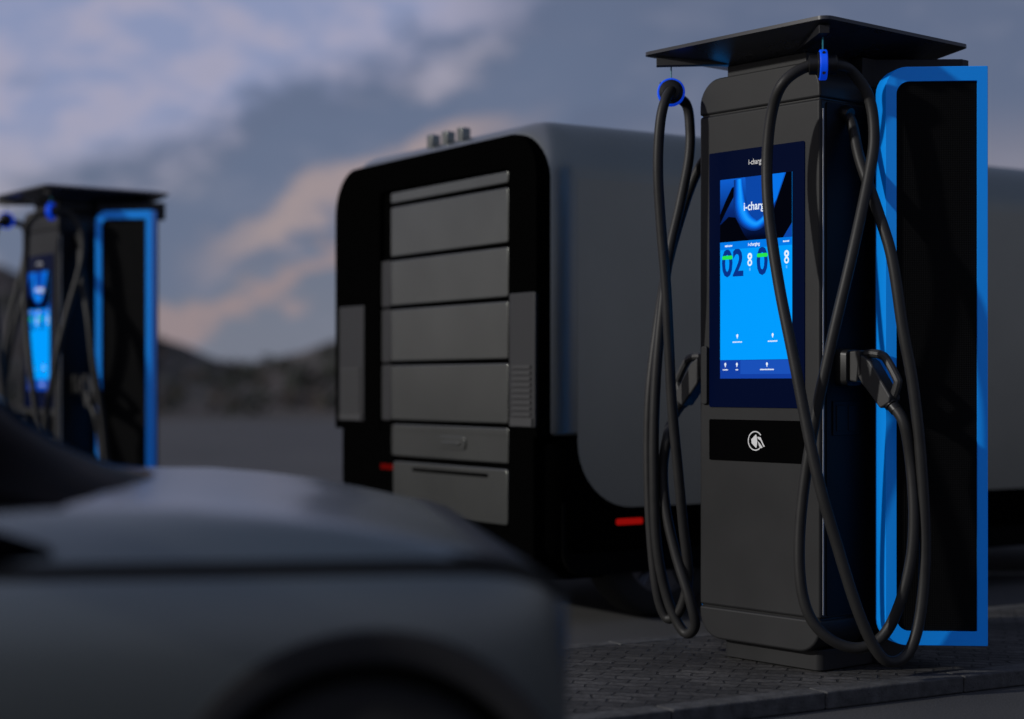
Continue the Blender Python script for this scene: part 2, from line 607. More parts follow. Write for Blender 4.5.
def hill_z(x, y):
    px = CX + F * x / y
    r0, r1 = 48, 120
    t = min(1, max(0, (y - r0) / (r1 - r0)))
    H = CZ + (HY - prof(px)) / F * r1
    z = H * (.35 * t + .65 * t * t * (3 - 2 * t))
    if y > r1: z += (y - r1) * .004
    z -= .55 * t
    z += t * .9 * (noise.fractal(Vector((x * .06, y * .06, 3)), 1, 2, 5)) * .8
    return z - .05 * (1 - t)


hm = MB()
nx, ny = 150, 60
vs, fs = [], []
for j in range(ny + 1):
    y = 47 + (260 - 47) * (j / ny) ** 1.5
    for i in range(nx + 1):
        u = -1.3 + 2.6 * i / nx
        x = u * y
        vs.append((x, y, hill_z(x, y) if j else -.06))
for j in range(ny):
    for i in range(nx):
        a = j * (nx + 1) + i
        fs.append((a, a + 1, a + nx + 2, a + nx + 1))
hm.add(vs, fs)
hmat = bpy.data.materials.new('dry_hillside')
hmat.use_nodes = True
t = hmat.node_tree
b = t.nodes['Principled BSDF']; b.inputs['Roughness'].default_value = .95; b.inputs['Specular IOR Level'].default_value = .1
co = t.nodes.new('ShaderNodeTexCoord')
n1 = t.nodes.new('ShaderNodeTexNoise'); n1.inputs['Scale'].default_value = .16; n1.inputs['Detail'].default_value = 9
r1 = t.nodes.new('ShaderNodeValToRGB')
e = r1.color_ramp.elements
e[0].position = .34; e[0].color = (.048, .050, .042, 1)
e[1].position = .70; e[1].color = (.105, .088, .082, 1)
e.new(.5).color = (.075, .068, .062, 1)
t.links.new(co.outputs['Object'], n1.inputs['Vector']); t.links.new(n1.outputs['Fac'], r1.inputs['Fac']); t.links.new(r1.outputs['Color'], b.inputs['Base Color'])
tag(hm.build('hills', hmat), kind='structure')

sb = MB()
rnd = random.Random(11)
for q in range(260):
    y = rnd.uniform(52, 96)
    x = rnd.uniform(-.34, .06) * y if q < 210 else rnd.uniform(.06, .6) * y
    z = hill_z(x, y)
    R = rnd.uniform(.3, .65)
    k = 0 if rnd.random() < .6 else 1
    for _ in range(46):
        dv = Vector((rnd.gauss(0, 1), rnd.gauss(0, 1), rnd.gauss(0, .8))).normalized() * R * rnd.uniform(.45, 1.0)
        c = Vector((x, y, z + R * .55)) + Vector((dv.x, dv.y, dv.z * .75))
        s_ = rnd.uniform(.12, .30) * R
        a = Vector((rnd.gauss(0, 1), rnd.gauss(0, 1), rnd.gauss(0, 1))).normalized()
        e1 = a.orthogonal().normalized() * s_; e2 = a.cross(e1).normalized() * s_ * .7
        sb.poly([c + e1, c + e2, c - e1, c - e2], k)
tag(sb.build('hillside_scrub', [mat('scrub_green', (.055, .060, .050), .9, 0, .1), mat('scrub_brown', (.080, .068, .060), .9, 0, .1)], fix=False),
    'low dark scrub spread over the hillside behind the parked vehicles', 'scrub', kind='stuff')


# ------------------------------------------------------------------ charging station
# local frame: origin at the front right corner, x to the right along the front, y back into the body, z up
AL = math.radians(40)
RC = Vector((1.071, 6.0, KH))
ORG = (-.28, .30)                                            # base centre in that frame
RZ = AL - PI / 2
ex = Vector((math.sin(AL), -math.cos(AL), 0)); ey = Vector((math.cos(AL), math.sin(AL), 0))
W_, D_ = .578, .25


def loc(p):
    q = Vector(p) - RC
    return Vector((q.dot(ex), q.dot(ey), q.z))


def P(px, py, Y):
    return loc(at(px, py, Y))


def mirror(p):
    return Vector((-W_ - p[0], p[1], p[2]))


def charging_station():
    base = RC + ex * ORG[0] + ey * ORG[1]
    root = empty('charging_station', base, RZ)

    def B(mb, name, m, parent=root, **kw):
        return mb.shift((-ORG[0], -ORG[1], 0)).build(name, m, parent, **kw)

    def T(name, body, size, p, m, parent, **kw):
        return text(name, body, size, Vector((p[0] - ORG[0], p[1] - ORG[1], p[2])), m, parent, **kw)

    # --- front housing: one rounded slab split by the two seams
    r = .10
    b = MB(); b.prism([(-W_, .189), (0, .189), (0, 2.005), (-W_, 2.005)], 'y', 0, D_)
    body = B(b, 'housing', [M['housing']], bevel=.011, seg=3)
    b = MB(); b.prism(rrect(-W_, 0, 2.009, 2.14, [0, 0, r, r], 8), 'y', 0, D_)
    B(b, 'top_cap', M['housing'], bevel=.009, seg=3)
    b = MB(); b.prism(rrect(-W_, 0, .068, .185, [r, r, 0, 0], 8), 'y', 0, D_)
    B(b, 'bottom_cap', M['housing'], bevel=.009, seg=3)
    b = MB(); b.box(-W_ + .01, -.01, .008, D_ - .008, .15, 2.05)
    B(b, 'inner_core', M['blackplastic'], parent=body)
    # side plates, dark, a little proud of the sides
    for s in (0, 1):
        b = MB()
        o_ = rrect(.030, D_ - .004, .20, 1.995, .01, 3)
        b.prism(o_, 'x', .0, .004)
        if s: b.v = [tuple(mirror(v)) for v in b.v]
        B(b, 'side_panel', M['side'], bevel=.001, seg=1)
    for s in (0, 1):
        b = MB(); b.box(-.0015, .0022, .0125, .0175, .205, 1.97)  # added pale strip imitating the glint on the rounded front edge
        if s: b.v = [tuple(mirror(v)) for v in b.v]
        B(b, 'edge_highlight_strip', M['edge_highlight'])
    b = MB(); b.prism(rrect(-W_ + .075, -.035, .045, .57, .03, 5), 'z', 0, .075)
    B(b, 'plinth', M['housing'], bevel=.004)
    # neck and canopy
    b = MB(); b.box(-.475, -.095, .04, .60, 2.135, 2.187)
    B(b, 'neck', M['housing'], bevel=.006)
    cx0, cx1, cy0, cy1 = -W_ - .155, .15, -.15, .665
    out = rrect(cx0, cx1, cy0, cy1, .035, 5)
    ccx, ccy = -.289, .26
    inner = [(min(max(x, -.48), -.085), min(max(y, .03), .61)) for x, y in out]
    b = MB()
    b.loft([[(x, y, 2.186) for x, y in inner], [(x, y, 2.238) for x, y in out], [(x, y, 2.250) for x, y in out],
            [(ccx + (x - ccx) * .86, ccy + (y - ccy) * .86, 2.266) for x, y in out]])
    can = B(b, 'canopy', M['canopy'], angle=25, bevel=.0015, seg=1)
    # rear cooling body with two splayed wings
    b = MB()
    hp = [(-.02, .252), (-.02, .325), (.12, .50), (.12, .60), (-W_ - .12, .60), (-W_ - .12, .50), (-W_ + .02, .325), (-W_ + .02, .252)]
    b.prism(hp, 'z', .12, 2.08)
    B(b, 'rear_housing', M['housing_dark'], bevel=.006)
    b = MB(); b.prism([(-.03, .27), (-.03, .34), (.175, .58), (.175, .62), (-W_ - .175, .62), (-W_ - .175, .58), (-W_ + .03, .34), (-W_ + .03, .27)], 'z', 2.08, 2.185)
    B(b, 'rear_head', M['housing_dark'], bevel=.004)
    b = MB(); b.box(-.55, -.02, .34, .56, 0, .118)
    B(b, 'rear_plinth', M['housing_dark'], bevel=.004)
    # the wing is square to its own normal wn, measured along wt
    A = Vector((1.298, 6.00)); E = Vector((1.648, 5.975))
    for s in (0, 1):
        wt = (E - A).normalized(); wn = Vector((-wt.y, wt.x)); wl = (E - A).length
        z0, z1 = .102, 2.112

        def W3(u, z, d_):
            p = A + wt * u + wn * d_
            q = loc((p.x, p.y, KH + z))
            return mirror(q) if s else q

        def ring(du, dz_, dd, r_, dr=0.0):
            return [W3(u, z, dd) for u, z in rrect(du, wl - dr, z0 + dz_, z1 - dz_, [r_, .004, .004, r_], 8)]
        b = MB()
        b.loft([ring(.038, .050, .014, .045, .036), ring(.038, .050, 0, .045, .036), ring(.002, .002, 0, .070, .002), ring(0, 0, .003, .072),
                ring(-.021, -.004, .080, .085), ring(-.021, -.004, .088, .085)], cap=False)
        fr = B(b, 'side_frame', M['blue'], angle=30)
        b = MB(); b.poly(ring(.036, .048, .010, .045, .034))
        B(b, 'vent_mesh', M['mesh'], parent=fr)
        b = MB()
        b.loft([ring(-.013, .004, .086, .08, .004), ring(-.013, .006, .185, .08, .075), ring(.05, .03, .235, .06, .12)])
        B(b, 'rear_shell', M['shell'], bevel=.004)

    # --- display
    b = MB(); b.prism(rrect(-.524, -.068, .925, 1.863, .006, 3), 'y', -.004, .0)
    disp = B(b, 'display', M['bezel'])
    sx0, sx1 = -.468, -.123
    b = MB(); b.box(sx0, sx1, -.0045, -.004, 1.03, 1.76)
    B(b, 'screen', M['g_sky'], parent=disp)
    y0 = -.0047

    def q4(m_, x0, x1, z0, z1, dy=0.0, k=0):
        dy *= .25
        return m_.poly([(x0, y0 - dy, z0), (x1, y0 - dy, z0), (x1, y0 - dy, z1), (x0, y0 - dy, z1)], k)
    # hero picture
    hx, hz, hw, hh = sx0, 1.76, sx1 - sx0, .23
    H = lambda fx, fy, dy: (hx + hw * fx, y0 - dy * .25, hz - hh * fy)
    b = MB()
    b.poly([H(0, 1, 0), H(1, 1, 0), H(1, 0, 0), H(0, 0, 0)], 8)      # backdrop fades from blue at the top to near black below
    b.poly([H(0, .55, .0002), H(.0, .70, .0002), H(.10, .48, .0002), H(.20, .28, .0002), H(.22, .12, .0002), H(.17, .14, .0002), H(.08, .34, .0002)], 7)
    b.poly([H(0, 1, .0002), H(.0, .72, .0002), H(.12, .60, .0002), H(.22, .62, .0002), H(.34, .9, .0002), H(.40, 1, .0002)], 7)
    b.poly([H(.36, .0, .0002), H(.90, .0, .0002), H(.74, .55, .0002), H(.62, .72, .0002), H(.48, .72, .0002), H(.38, .45, .0002)], 2)
    b.poly([H(.70, .0, .0003), H(.90, .0, .0003), H(.79, .40, .0003), H(.70, .55, .0003)], 4)
    ctr = spline([(.255, .02, 0), (.265, .22, 0), (.285, .45, 0), (.36, .66, 0), (.50, .77, 0), (.62, .70, 0), (.70, .55, 0)], 8)
    for k, (wd, off) in enumerate([(1.0, 0), (.88, .02), (.74, .03), (.58, .035), (.40, .04), (.2, .045)]):
        lft, rgt = [], []
        for i, p in enumerate(ctr):
            tq = (ctr[min(i + 1, len(ctr) - 1)] - ctr[max(i - 1, 0)]).normalized()
            nn = Vector((tq.y, -tq.x, 0))
            hwid = (.058 + .045 * math.sin(PI * min(1, i / len(ctr))) ** 2) * wd
            dim = 1 - .35 * max(0, (i / len(ctr) - .6) / .4)
            c = p + nn * off * .5
            lft.append(c + nn * hwid * dim); rgt.append(c - nn * hwid * dim)
        vs = [H(min(max(p.x, 0), 1), min(max(p.y, 0), 1), .0004 + .0002 * k) for p in lft + rgt]
        n = len(lft)
        b.add(vs, [(i, i + 1, n + i + 1, n + i) for i in range(n - 1)], [1, 2, 3, 4, 5, 6][k])
    b.poly([H(.92, .0, .0018), H(1, .0, .0018), H(1, .80, .0018), H(.86, 1, .0018), H(.72, 1, .0018), H(.74, .60, .0018)], 7)
    b.poly([H(1, .78, .0019), H(1, 1, .0019), H(.88, 1, .0019)], 2)
    B(b, 'wave_picture', [M['g_w%d' % i] for i in range(7)] + [M['g_black'], M['g_back']], parent=disp, fix=False)
    T('screen_logo', 'i-charging', .042, (-.282, y0 - .0008, 1.652), M['g_white'], disp, bold=.0007, sx=.86)
    T('bezel_logo', 'i-charging', .028, (-.285, -.0055, 1.812), M['white'], disp, bold=.0004, sx=.8)
    b = MB(); q4(b, sx0, sx1, 1.502, 1.53, .0020)
    B(b, 'header_bar', M['g_head'], parent=disp, fix=False)
    T('header_logo', 'i-charging', .017, (-.302, y0 - .001, 1.515), M['g_white'], disp, bold=.0004, sx=.85)
    # illegible small print of the header and captions: little word-like dashes
    rr = random.Random(5)

    def words(m_, xc, zc, wid, hgt, dy=.0012):
        x = xc - wid / 2
        while x < xc + wid / 2:
            ww = rr.uniform(.55, 1.0) * hgt
            q4(m_, x, min(x + ww, xc + wid / 2), zc - hgt * rr.uniform(.38, .5), zc + hgt * rr.uniform(.35, .6), dy)
            x += ww + hgt * .22
    for xc, zc, wd, hg, dy in ((-.425, 1.515, .036, .006, .003), (-.150, 1.516, .028, .006, .003), (-.383, 1.163, .046, .005, .0012), (-.213, 1.163, .046, .005, .0012),
                               (-.442, 1.062, .026, .005, .0012), (-.385, 1.062, .013, .005, .0012), (-.24, 1.062, .066, .005, .0012)):
        b = MB(); words(b, xc, zc, wd, hg, dy)
        B(b, 'caption', M['g_white'], parent=disp, fix=False)
    # connector pictograms: stacked rings and small pins
    b = MB()

    def ringf(xc, zc, ro, ri, k=0, asp=1.0):
        n = 16
        vo = [(xc + ro * asp * math.cos(2 * PI * i / n), y0 - .0004, zc + ro * math.sin(2 * PI * i / n)) for i in range(n)]
        vi = [(xc + ri * asp * math.cos(2 * PI * i / n), y0 - .0004, zc + ri * math.sin(2 * PI * i / n)) for i in range(n)]
        b.add(vo + vi, [(i, (i + 1) % n, n + (i + 1) % n, n + i) for i in range(n)], k)
    for xc in (-.322, -.148):
        b = MB()
        ringf(xc, 1.472, .0125, .0045, 0, .9)
        ringf(xc, 1.449, .0125, .006, 0, .9)
        q4(b, xc - .003, xc + .003, 1.420, 1.430, .0012, 1)
        B(b, 'pictogram', [M['g_white'], M['g_pale']], parent=disp, fix=False)
    
    for xc, zc in ((-.383, 1.186), (-.213, 1.186), (-.442, 1.082), (-.385, 1.082), (-.24, 1.082)):
        b = MB()
        ringf(xc, zc, .006, .0001, 0, .8); q4(b, xc - .002, xc + .002, zc - .010, zc, .0014)
        B(b, 'pictogram', [M['g_white'], M['g_pale']], parent=disp, fix=False)
    for body_, xc in (('02', -.406), ('01', -.236)):
        T('stall_number', body_, .137, (xc, y0 - .0002, 1.447), M['g_navy'], disp, bold=.0035, sx=.78)
    for xc in (-.432, -.262):
        b = MB()
        b.prism(rrect(xc - .026, xc + .026, 1.466, 1.480, .006, 3), 'y', y0 - .0006, y0 - .0003)
        B(b, 'status_pill', M['g_green'], parent=disp)
    b = MB(); q4(b, sx0, sx1, 1.03, 1.098, .0003)
    q4(b, sx0 + .004, -.42, 1.046, 1.096, .0006, 1); q4(b, -.418, -.372, 1.046, 1.096, .0006, 1); q4(b, -.368, sx1, 1.046, 1.096, .0006, 2)
    B(b, 'footer_bar', [M['g_bar'], M['g_bar'], M['g_bar2']], parent=disp, fix=False)
    # --- card reader
    b = MB(); b.prism(rrect(-.524, -.070, .73, .880, .006, 3), 'y', -.004, 0)
    rd = B(b, 'card_reader', M['reader'])
    b = MB()
    xc, zc, n = -.296, .805, 40
    sc_ = .86
    y0 = -.0048
    vs, fs = [], []
    for i in range(n + 1):                                   # open ring: the gap lets the hand reach in
        a = math.radians(38) + math.radians(290) * i / n
        for rr_ in (.0355, .0315):
            vs.append((xc + rr_ * math.cos(a), y0, zc + rr_ * math.sin(a)))
    b.add(vs, [(2 * i, 2 * i + 1, 2 * i + 3, 2 * i + 2) for i in range(n)])
    C = lambda *p: b.poly([(xc + x * sc_, y0 - .0004, zc + z * sc_) for x, z in p])
    C((-.022, .006), (.002, .026), (.007, .026), (.012, .000), (.008, -.028), (.002, -.028), (-.020, -.010))
    C((.012, .018), (.030, .016), (.046, -.012), (.054, -.022), (.046, -.024), (.030, .002), (.014, .010))
    C((.014, .000), (.024, -.008), (.042, -.026), (.034, -.030), (.022, -.022))
    B(b, 'tap_symbol', M['white'], parent=rd, fix=False)
    # --- door grip on the left edge
    b = MB(); b.prism(rrect(-.560, -.530, .935, 1.150, .008, 3), 'y', -.012, 0)
    B(b, 'door_grip', M['housing'], bevel=.003)
    # --- things of each side: outlet, holster, connector, cable, holder
    for s in (0, 1):
        X = mirror if s else (lambda p: Vector(p))

        def put(mb, name, m, parent=root, **kw):
            if s: mb.v = [tuple(mirror(v)) for v in mb.v]
            return B(mb, name, m, parent, **kw)
        # retractor arm and holder
        dg = Vector((.7071, -.7071, 0)); tg = Vector((.7071, .7071, 0))
        b = MB()
        o2 = [Vector((-.16, .06, 0)) * 1 + tg * .018, Vector((-.16, .06, 0)) - tg * .018]
        tip = dg * .16
        b.loft([[o2[0] + Vector((0, 0, 2.186)), o2[1] + Vector((0, 0, 2.186)), o2[1] + Vector((0, 0, 2.226)), o2[0] + Vector((0, 0, 2.226))],
                [tip + tg * .018 + Vector((0, 0, 2.197)), tip - tg * .018 + Vector((0, 0, 2.197)), tip - tg * .018 + Vector((0, 0, 2.227)), tip + tg * .018 + Vector((0, 0, 2.227))]])
        put(b, 'retractor_arm', M['housing_dark'], bevel=.002)
        hc = dg * .105 + Vector((0, 0, 2.10))
        b = MB(); b.tube([hc + Vector((0, 0, .10)), hc + Vector((0, 0, .045))], 0.003, 6)
        put(b, 'cord', M['string'])
        b = MB()
        b.lathe([(.024, -.013), (.049, -.013), (.052, -.010), (.052, .010), (.049, .013), (.024, .013)], hc, tg, 40)
        b.v = b.v
        hd = put(b, 'cable_holder', M['clip_blue'])
        b = MB(); b.lathe([(.020, -.05), (.033, -.046), (.034, -.020), (.045, -.0165), (.045, .0), (.034, .013), (.033, .046), (.020, .05)], hc, tg, 24)
        put(b, 'collar', M['blackplastic'], parent=hd)
        for q in (-.034, .034):
            b = MB()
            b.lathe([(.006, -.0), (.006, .003)], hc + dg * .0515 + Vector((0, 0, q)) - dg * (.0515 - math.sqrt(.052 ** 2 - q * q)), dg, 12)
            put(b, 'screw', M['blackplastic'], parent=hd)
        # outlet grommet
        op = Vector((0, .129, 1.965))
        b = MB(); b.lathe([(.030, .003), (.030, .018), (.024, .03)], op, (1, 0, -.35), 20)
        put(b, 'cable_gland', M['blackplastic'])
        # holster
        b = MB()
        b.loft([[(.004, y_, z_) for y_, z_ in rrect(.075, .175, 1.00, 1.135, .02, 4)], [(.050, y_, z_) for y_, z_ in rrect(.080, .170, 1.005, 1.13, .02, 4)],
                [(.052, y_, z_) for y_, z_ in rrect(.095, .155, 1.025, 1.11, .02, 4)]])
        put(b, 'holster', M['blackplastic'], bevel=.002)
        b = MB(); b.box(.004, .009, .06, .20, .83, .95); b.box(.0085, .012, .075, .12, .845, .935); b.box(.0085, .012, .14, .185, .845, .935)
        put(b, 'socket_cover', M['side'], bevel=.002)
        # connector: drawn in the plane square to the side, given its width along y
        yc = .125
        b = MB()
        nose = [(.052, 1.125), (.052, 1.02), (.085, 1.015), (.10, 1.128)]
        b.prism(nose, 'y', yc - .033, yc + .033)
        hand_out = [(.085, 1.128), (.175, 1.122), (.205, 1.105), (.245, 1.040), (.247, 1.020), (.225, .955), (.200, .955), (.200, .945)]
        barrel = [(.082, 1.110), (.082, 1.045), (.100, 1.015), (.183, .925), (.222, .945), (.227, .968), (.140, 1.088), (.110, 1.108)]
        b.prism(barrel, 'y', yc - .030, yc + .030)
        con = put(b, 'connector', M['plastic'], bevel=.007, seg=3)
        b = MB()
        grip = spline([(.085, yc, 1.112), (.130, yc, 1.116), (.172, yc, 1.108), (.196, yc, 1.085), (.232, yc, 1.030), (.236, yc, 1.012), (.222, yc, .975), (.210, yc, .955)], 4)
        b.tube(grip, .0155, 10)
        put(b, 'grip', M['plastic'], parent=con)
        b = MB()
        ax = Vector((.70, 0, -.71)).normalized()
        b.lathe([(.027, -.01), (.027, .03), (.022, .034), (.022, .055)], Vector((.196, yc, .955)) - ax * .005, ax, 20)
        put(b, 'strain_relief', M['blackplastic'], parent=con)
        b = MB(); b.box(.090, .1, yc - .0335, yc + .0335, 1.04, 1.11)
        put(b, 'latch', M['blackplastic'], parent=con, bevel=.002)
        tail = Vector((.196, yc, .955)) + ax * .045
        # cable
        if s == 0:
            pts = [op + Vector((.0, 0, 0)), op + Vector((.035, 0, -.04)),
                   P(860, 160, 6.00), P(877, 209, 5.93), P(892, 258, 5.88), P(903, 330, 5.86), P(913, 385, 5.86), P(921, 460, 5.87), P(925, 545, 5.88), P(921, 610, 5.88),
                   P(910, 650, 5.87), P(892, 662, 5.85), P(876, 650, 5.83), P(858, 611, 5.82), P(837, 545, 5.82), P(816, 470, 5.82), P(794, 360, 5.86), P(779, 285, 5.91), P(769, 215, 5.95),
                   P(767, 160, 5.97), P(772, 112, 5.95), P(784, 82, 5.90)]
            pts += [hc - tg * .045 + Vector((0, 0, -.002)), hc + tg * .045 + Vector((0, 0, -.002))]
            pts += [P(852, 72, 5.93), P(869, 98, 5.94), P(874, 138, 5.93), P(868, 180, 5.91), P(852, 255, 5.87), P(832, 340, 5.87), P(812, 435, 5.90), P(801, 515, 5.92), P(800, 575, 5.92), P(809, 615, 5.91),
                    P(830, 639, 5.90), P(858, 648, 5.90), P(882, 637, 5.90), P(899, 606, 5.89), P(911, 560, 5.88), P(914, 515, 5.88), P(911, 465, 5.89)]
            pts += [tail + ax * .05 + Vector((0, 0, -.012)), tail - ax * .02]
        else:
            # left cable: world points, then undo the mirror applied by put()
            def Q(px, py, Y): return mirror(P(px, py, Y))
            pts = [op, op + Vector((.035, 0, -.04)), Q(697, 172, 6.62), Q(682, 213, 6.64), Q(667, 268, 6.62), Q(657, 330, 6.60), Q(650, 390, 6.58), Q(648, 450, 6.58), Q(650, 520, 6.58), Q(656, 585, 6.58),
                   Q(664, 614, 6.58), Q(672, 618, 6.56), Q(682, 606, 6.53), Q(688, 575, 6.50), Q(683, 523, 6.47), Q(678, 470, 6.44), Q(672, 405, 6.42), Q(669, 345, 6.40), Q(666, 285, 6.38),
                   Q(661, 225, 6.37), Q(658, 170, 6.36), Q(660, 125, 6.36), Q(665, 101, 6.37)]
            pts += [hc - tg * .045 + Vector((0, 0, -.002)), hc + tg * .045 + Vector((0, 0, -.002))]
            pts += [Q(686, 104, 6.57), Q(690, 128, 6.58), Q(689, 158, 6.57), Q(680, 205, 6.55), Q(669, 255, 6.53), Q(660, 330, 6.51), Q(655, 400, 6.51), Q(654, 470, 6.52), Q(657, 545, 6.54), Q(668, 600, 6.55), Q(684, 632, 6.52),
                    Q(695, 626, 6.47), Q(690, 600, 6.46), Q(676, 555, 6.50), Q(666, 510, 6.53), Q(663, 468, 6.54), Q(668, 435, 6.54)]
            pts += [tail + ax * .05 + Vector((0, 0, -.012)), tail - ax * .02]
        b = MB(); b.tube(spline(pts, 7), .0195, 12)
        put(b, 'charging_cable', M['rubber'], angle=60)
    return root


def kids(o):
    return [c for c in bpy.data.objects if c.parent == o]


def copy_tree(o, parent=None):
    c = o.copy()
    COL.objects.link(c)
    c.parent = parent
    for ch in kids(o):
        copy_tree(ch, c)
    return c


st_main = charging_station()
tag(st_main, 'tall black charging station with blue framed side standing on the paved island', 'charging station', 'charging stations')
st_far = copy_tree(st_main)
tag(st_far, 'more distant charging station on bare asphalt, seen behind the windscreen of the car', 'charging station', 'charging stations')
rot = math.radians(-3)
fr_c = Vector((-2.735, 10.4, 0))
R2 = Matrix.Rotation(rot, 3, 'Z')
st_far.location = fr_c + R2 @ (ex * ORG[0] + ey * ORG[1])
st_far.rotation_euler = (0, 0, RZ + rot)


# ------------------------------------------------------------------ wheels
def wheel(parent, c, side, R, wd, spokes=5):
    """side -1: outer face towards -y"""
    cx, cy, cz = c
    ax = (0, side, 0)
    b = MB()
    b.lathe([(R * .66, -wd / 2), (R * .9, -wd / 2), (R * .97, -wd * .42), (R, -wd * .3), (R, wd * .3), (R * .97, wd * .42), (R * .9, wd / 2), (R * .66, wd / 2)], c, ax, 48, cap=False)
    ty = b.build('wheel', M['tyre'], parent)
    b = MB()
    b.lathe([(R * .69, wd * .42), (R * .69, wd * .47), (R * .62, wd * .47), (R * .60, wd * .2), (R * .60, -wd * .4)], c, ax, 40)
    for k in range(spokes):
        a = 2 * PI * k / spokes + .3
        for dr in (-.06, .06):
            p0 = Vector((cx + math.cos(a) * R * .12, cy + side * wd * .40, cz + math.sin(a) * R * .12))
            p1 = Vector((cx + math.cos(a + dr) * R * .63, cy + side * wd * .42, cz + math.sin(a + dr) * R * .63))
            b.tube([p0, p1], R * .045, 6)
    b.lathe([(R * .16, wd * .2), (R * .16, wd * .44), (R * .1, wd * .47)], c, ax, 20)
    b.build('rim', M['alloy'], ty)
    return ty


M['tyre'] = mat('tyre_rubber', (.016, .016, .016), .75, 0, .3, bump=.3, bscale=80)
M['alloy'] = mat('dark_alloy', (.10, .10, .11), .35, .9)

# ------------------------------------------------------------------ van
VR = math.atan2(.545, .839)
VO = Vector((.1426, 7.465, 0))
VL, VW, VH = 5.1, 1.92, 2.245
vx = Vector((.839, .545, 0)); vy = Vector((-.545, .839, 0))
van = empty('camper_van', VO + vx * VL / 2 + vy * VW / 2, VR)
tag(van, 'grey box shaped camper van with slatted rear door and black rear surround', 'van')
M['van'] = mat('van_silver_paint', (.25, .26, .235), .33, 1.0, .5, coat=.0, var=.05, vscale=2)
M['van_door'] = mat('van_door_panel', (.185, .19, .175), .27, .9, .5, var=.08, vscale=3)
M['van_black'] = mat('van_black_trim', (.0015, .0015, .0015), .5, 0, .0)
M['van_under'] = mat('van_matt_black', (.003, .003, .003), .8, 0, .03)
M['van_louvre'] = mat('van_grey_pillar', (.028, .028, .029), .45, .1)
M['red'] = glow('red_lamp', (.55, .008, .006), .42)
M['red_dim'] = glow('dim_red_lamp', (.5, .01, .006), .16)
M['louvre'] = mat('louvre_grey', (.06, .06, .06), .4, .2)
M['vglass'] = mat('dark_glass', (.002, .002, .003), .08, 0, .08)
M['vglass'].node_tree.nodes['Principled BSDF'].inputs['IOR'].default_value = 1.02


def VB(mb, name, m, parent=van, **kw):
    return mb.shift((-VL / 2, -VW / 2, 0)).build(name, m, parent, **kw)


def vsec(x, ins, z0, z1, rt, rb, n=8):
    return [(x, y, z) for y, z in rrect(ins, VW - ins, z0, z1 - ins * .9, [rb, rb, rt, rt], n)]


# silver shell with rounded rear and front edges
st_v = [(.17 * (1 - math.cos(a * PI / 16)), .10 * (1 - math.sin(a * PI / 16))) for a in range(9)] + [(1.2, 0), (4.2, 0.0), (4.7, .03), (4.95, .10), (5.05, .18), (5.10, .30)]
b = MB(); b.loft([vsec(x, i, .84, VH, .24 - i * .4, .02) for x, i in st_v])
VB(b, 'shell', M['van'], angle=50)
b = MB(); b.loft([vsec(x + .004, i + .006, .24, .842, .01, .12) for x, i in st_v])
VB(b, 'lower_body', M['van_black'], angle=50)
# side panels below the roof seam, rounded at the lower rear corner
for s in (0, 1):
    b = MB()
    o_ = rrect(.171, 4.15, .52, 1.972, [.30, .10, .012, .012], 10)
    y_a, y_b = (-.001, .02) if s == 0 else (VW - .02, VW + .001)
    b.prism(o_, 'y', y_a, y_b)
    VB(b, 'side_panel', M['van'])
# skirts
for s in (0, 1):
    b = MB()
    y_a, y_b = (.012, .05) if s == 0 else (VW - .05, VW - .012)
    b.prism(rrect(.10, 4.9, .225, .55, [.12, .06, 0, 0], 6), 'y', y_a, y_b)
    VB(b, 'skirt', M['van_under'])
b = MB(); b.box(.1, 4.9, .12, VW - .12, .20, .5)
VB(b, 'floor_pan', M['van_under'])
for (wx, wy, sd_) in ((.70, .16, -1), (.70, VW - .16, 1), (3.95, .16, -1), (3.95, VW - .16, 1)):
    wheel(van, (wx - VL / 2, wy - VW / 2, .33), sd_, .33, .20)


def rearslab(x0, x1, outl, name, m, parent=van, **kw):
    b = MB(); b.prism(outl, 'x', x0, x1)
    return VB(b, name, m, parent, **kw)


# black horseshoe surround: outline in (y,z) with the doorway left out
yo0, yo1, zi0, zt = .03, VW + .006, .84, 2.175
out = [(yo0, .84)] + [(VW - p[0], p[1]) for p in []]
arc = [p for p in rrect(yo0, yo1, .84, zt, [0, 0, .23, .20], 10)]
inn = [p for p in rrect(.25, 1.44, .84, 2.03, [0, 0, .03, .03], 10)]
b = MB()
n = len(arc)
b.loft([[(-.012, *p) for p in inn], [(-.026, *p) for p in inn], [(-.026, *p) for p in arc], [(.10, *p) for p in arc]], cap=False)
VB(b, 'rear_surround', M['van_black'], angle=40)
# doorway back and door
rearslab(-.002, .01, [(.22, .60), (1.47, .60), (1.47, 2.05), (.22, 2.05)], 'door_recess', M['van_black'])
dz_ = [.705, .883, 1.172, 1.448, 1.69, 1.955, 2.028]
door = None
b = MB()
for z_a, z_b in zip(dz_, dz_[1:]):
    b.prism(rrect(.262, 1.335, z_a + .010, z_b - .010, .012, 3), 'x', -.022, -.002)
door = VB(b, 'rear_door', M['van_door'], bevel=.006)
b = MB()
for z_a, z_b in zip(dz_[:4], dz_[1:5]):
    b.prism(rrect(1.345, 1.438, z_a + .006, z_b - .006, .01, 3), 'x', -.018, -.002)
VB(b, 'door_edge', M['van_louvre'], parent=door, bevel=.004)
b = MB(); b.prism(rrect(.62, .86, .765, .825, .02, 4), 'x', -.030, -.02); b.prism(rrect(.66, .82, .785, .800, .006, 3), 'x', -.040, -.03)
VB(b, 'door_handle', M['van_door'], parent=door, bevel=.003)
rearslab(-.030, .02, rrect(.255, 1.30, .44, .690, .02, 4), 'tailgate', M['van_door'], bevel=.006)
b = MB(); b.box(-.034, -.029, .42, 1.10, .648, .664)
VB(b, 'tailgate_slot', M['van_black'])
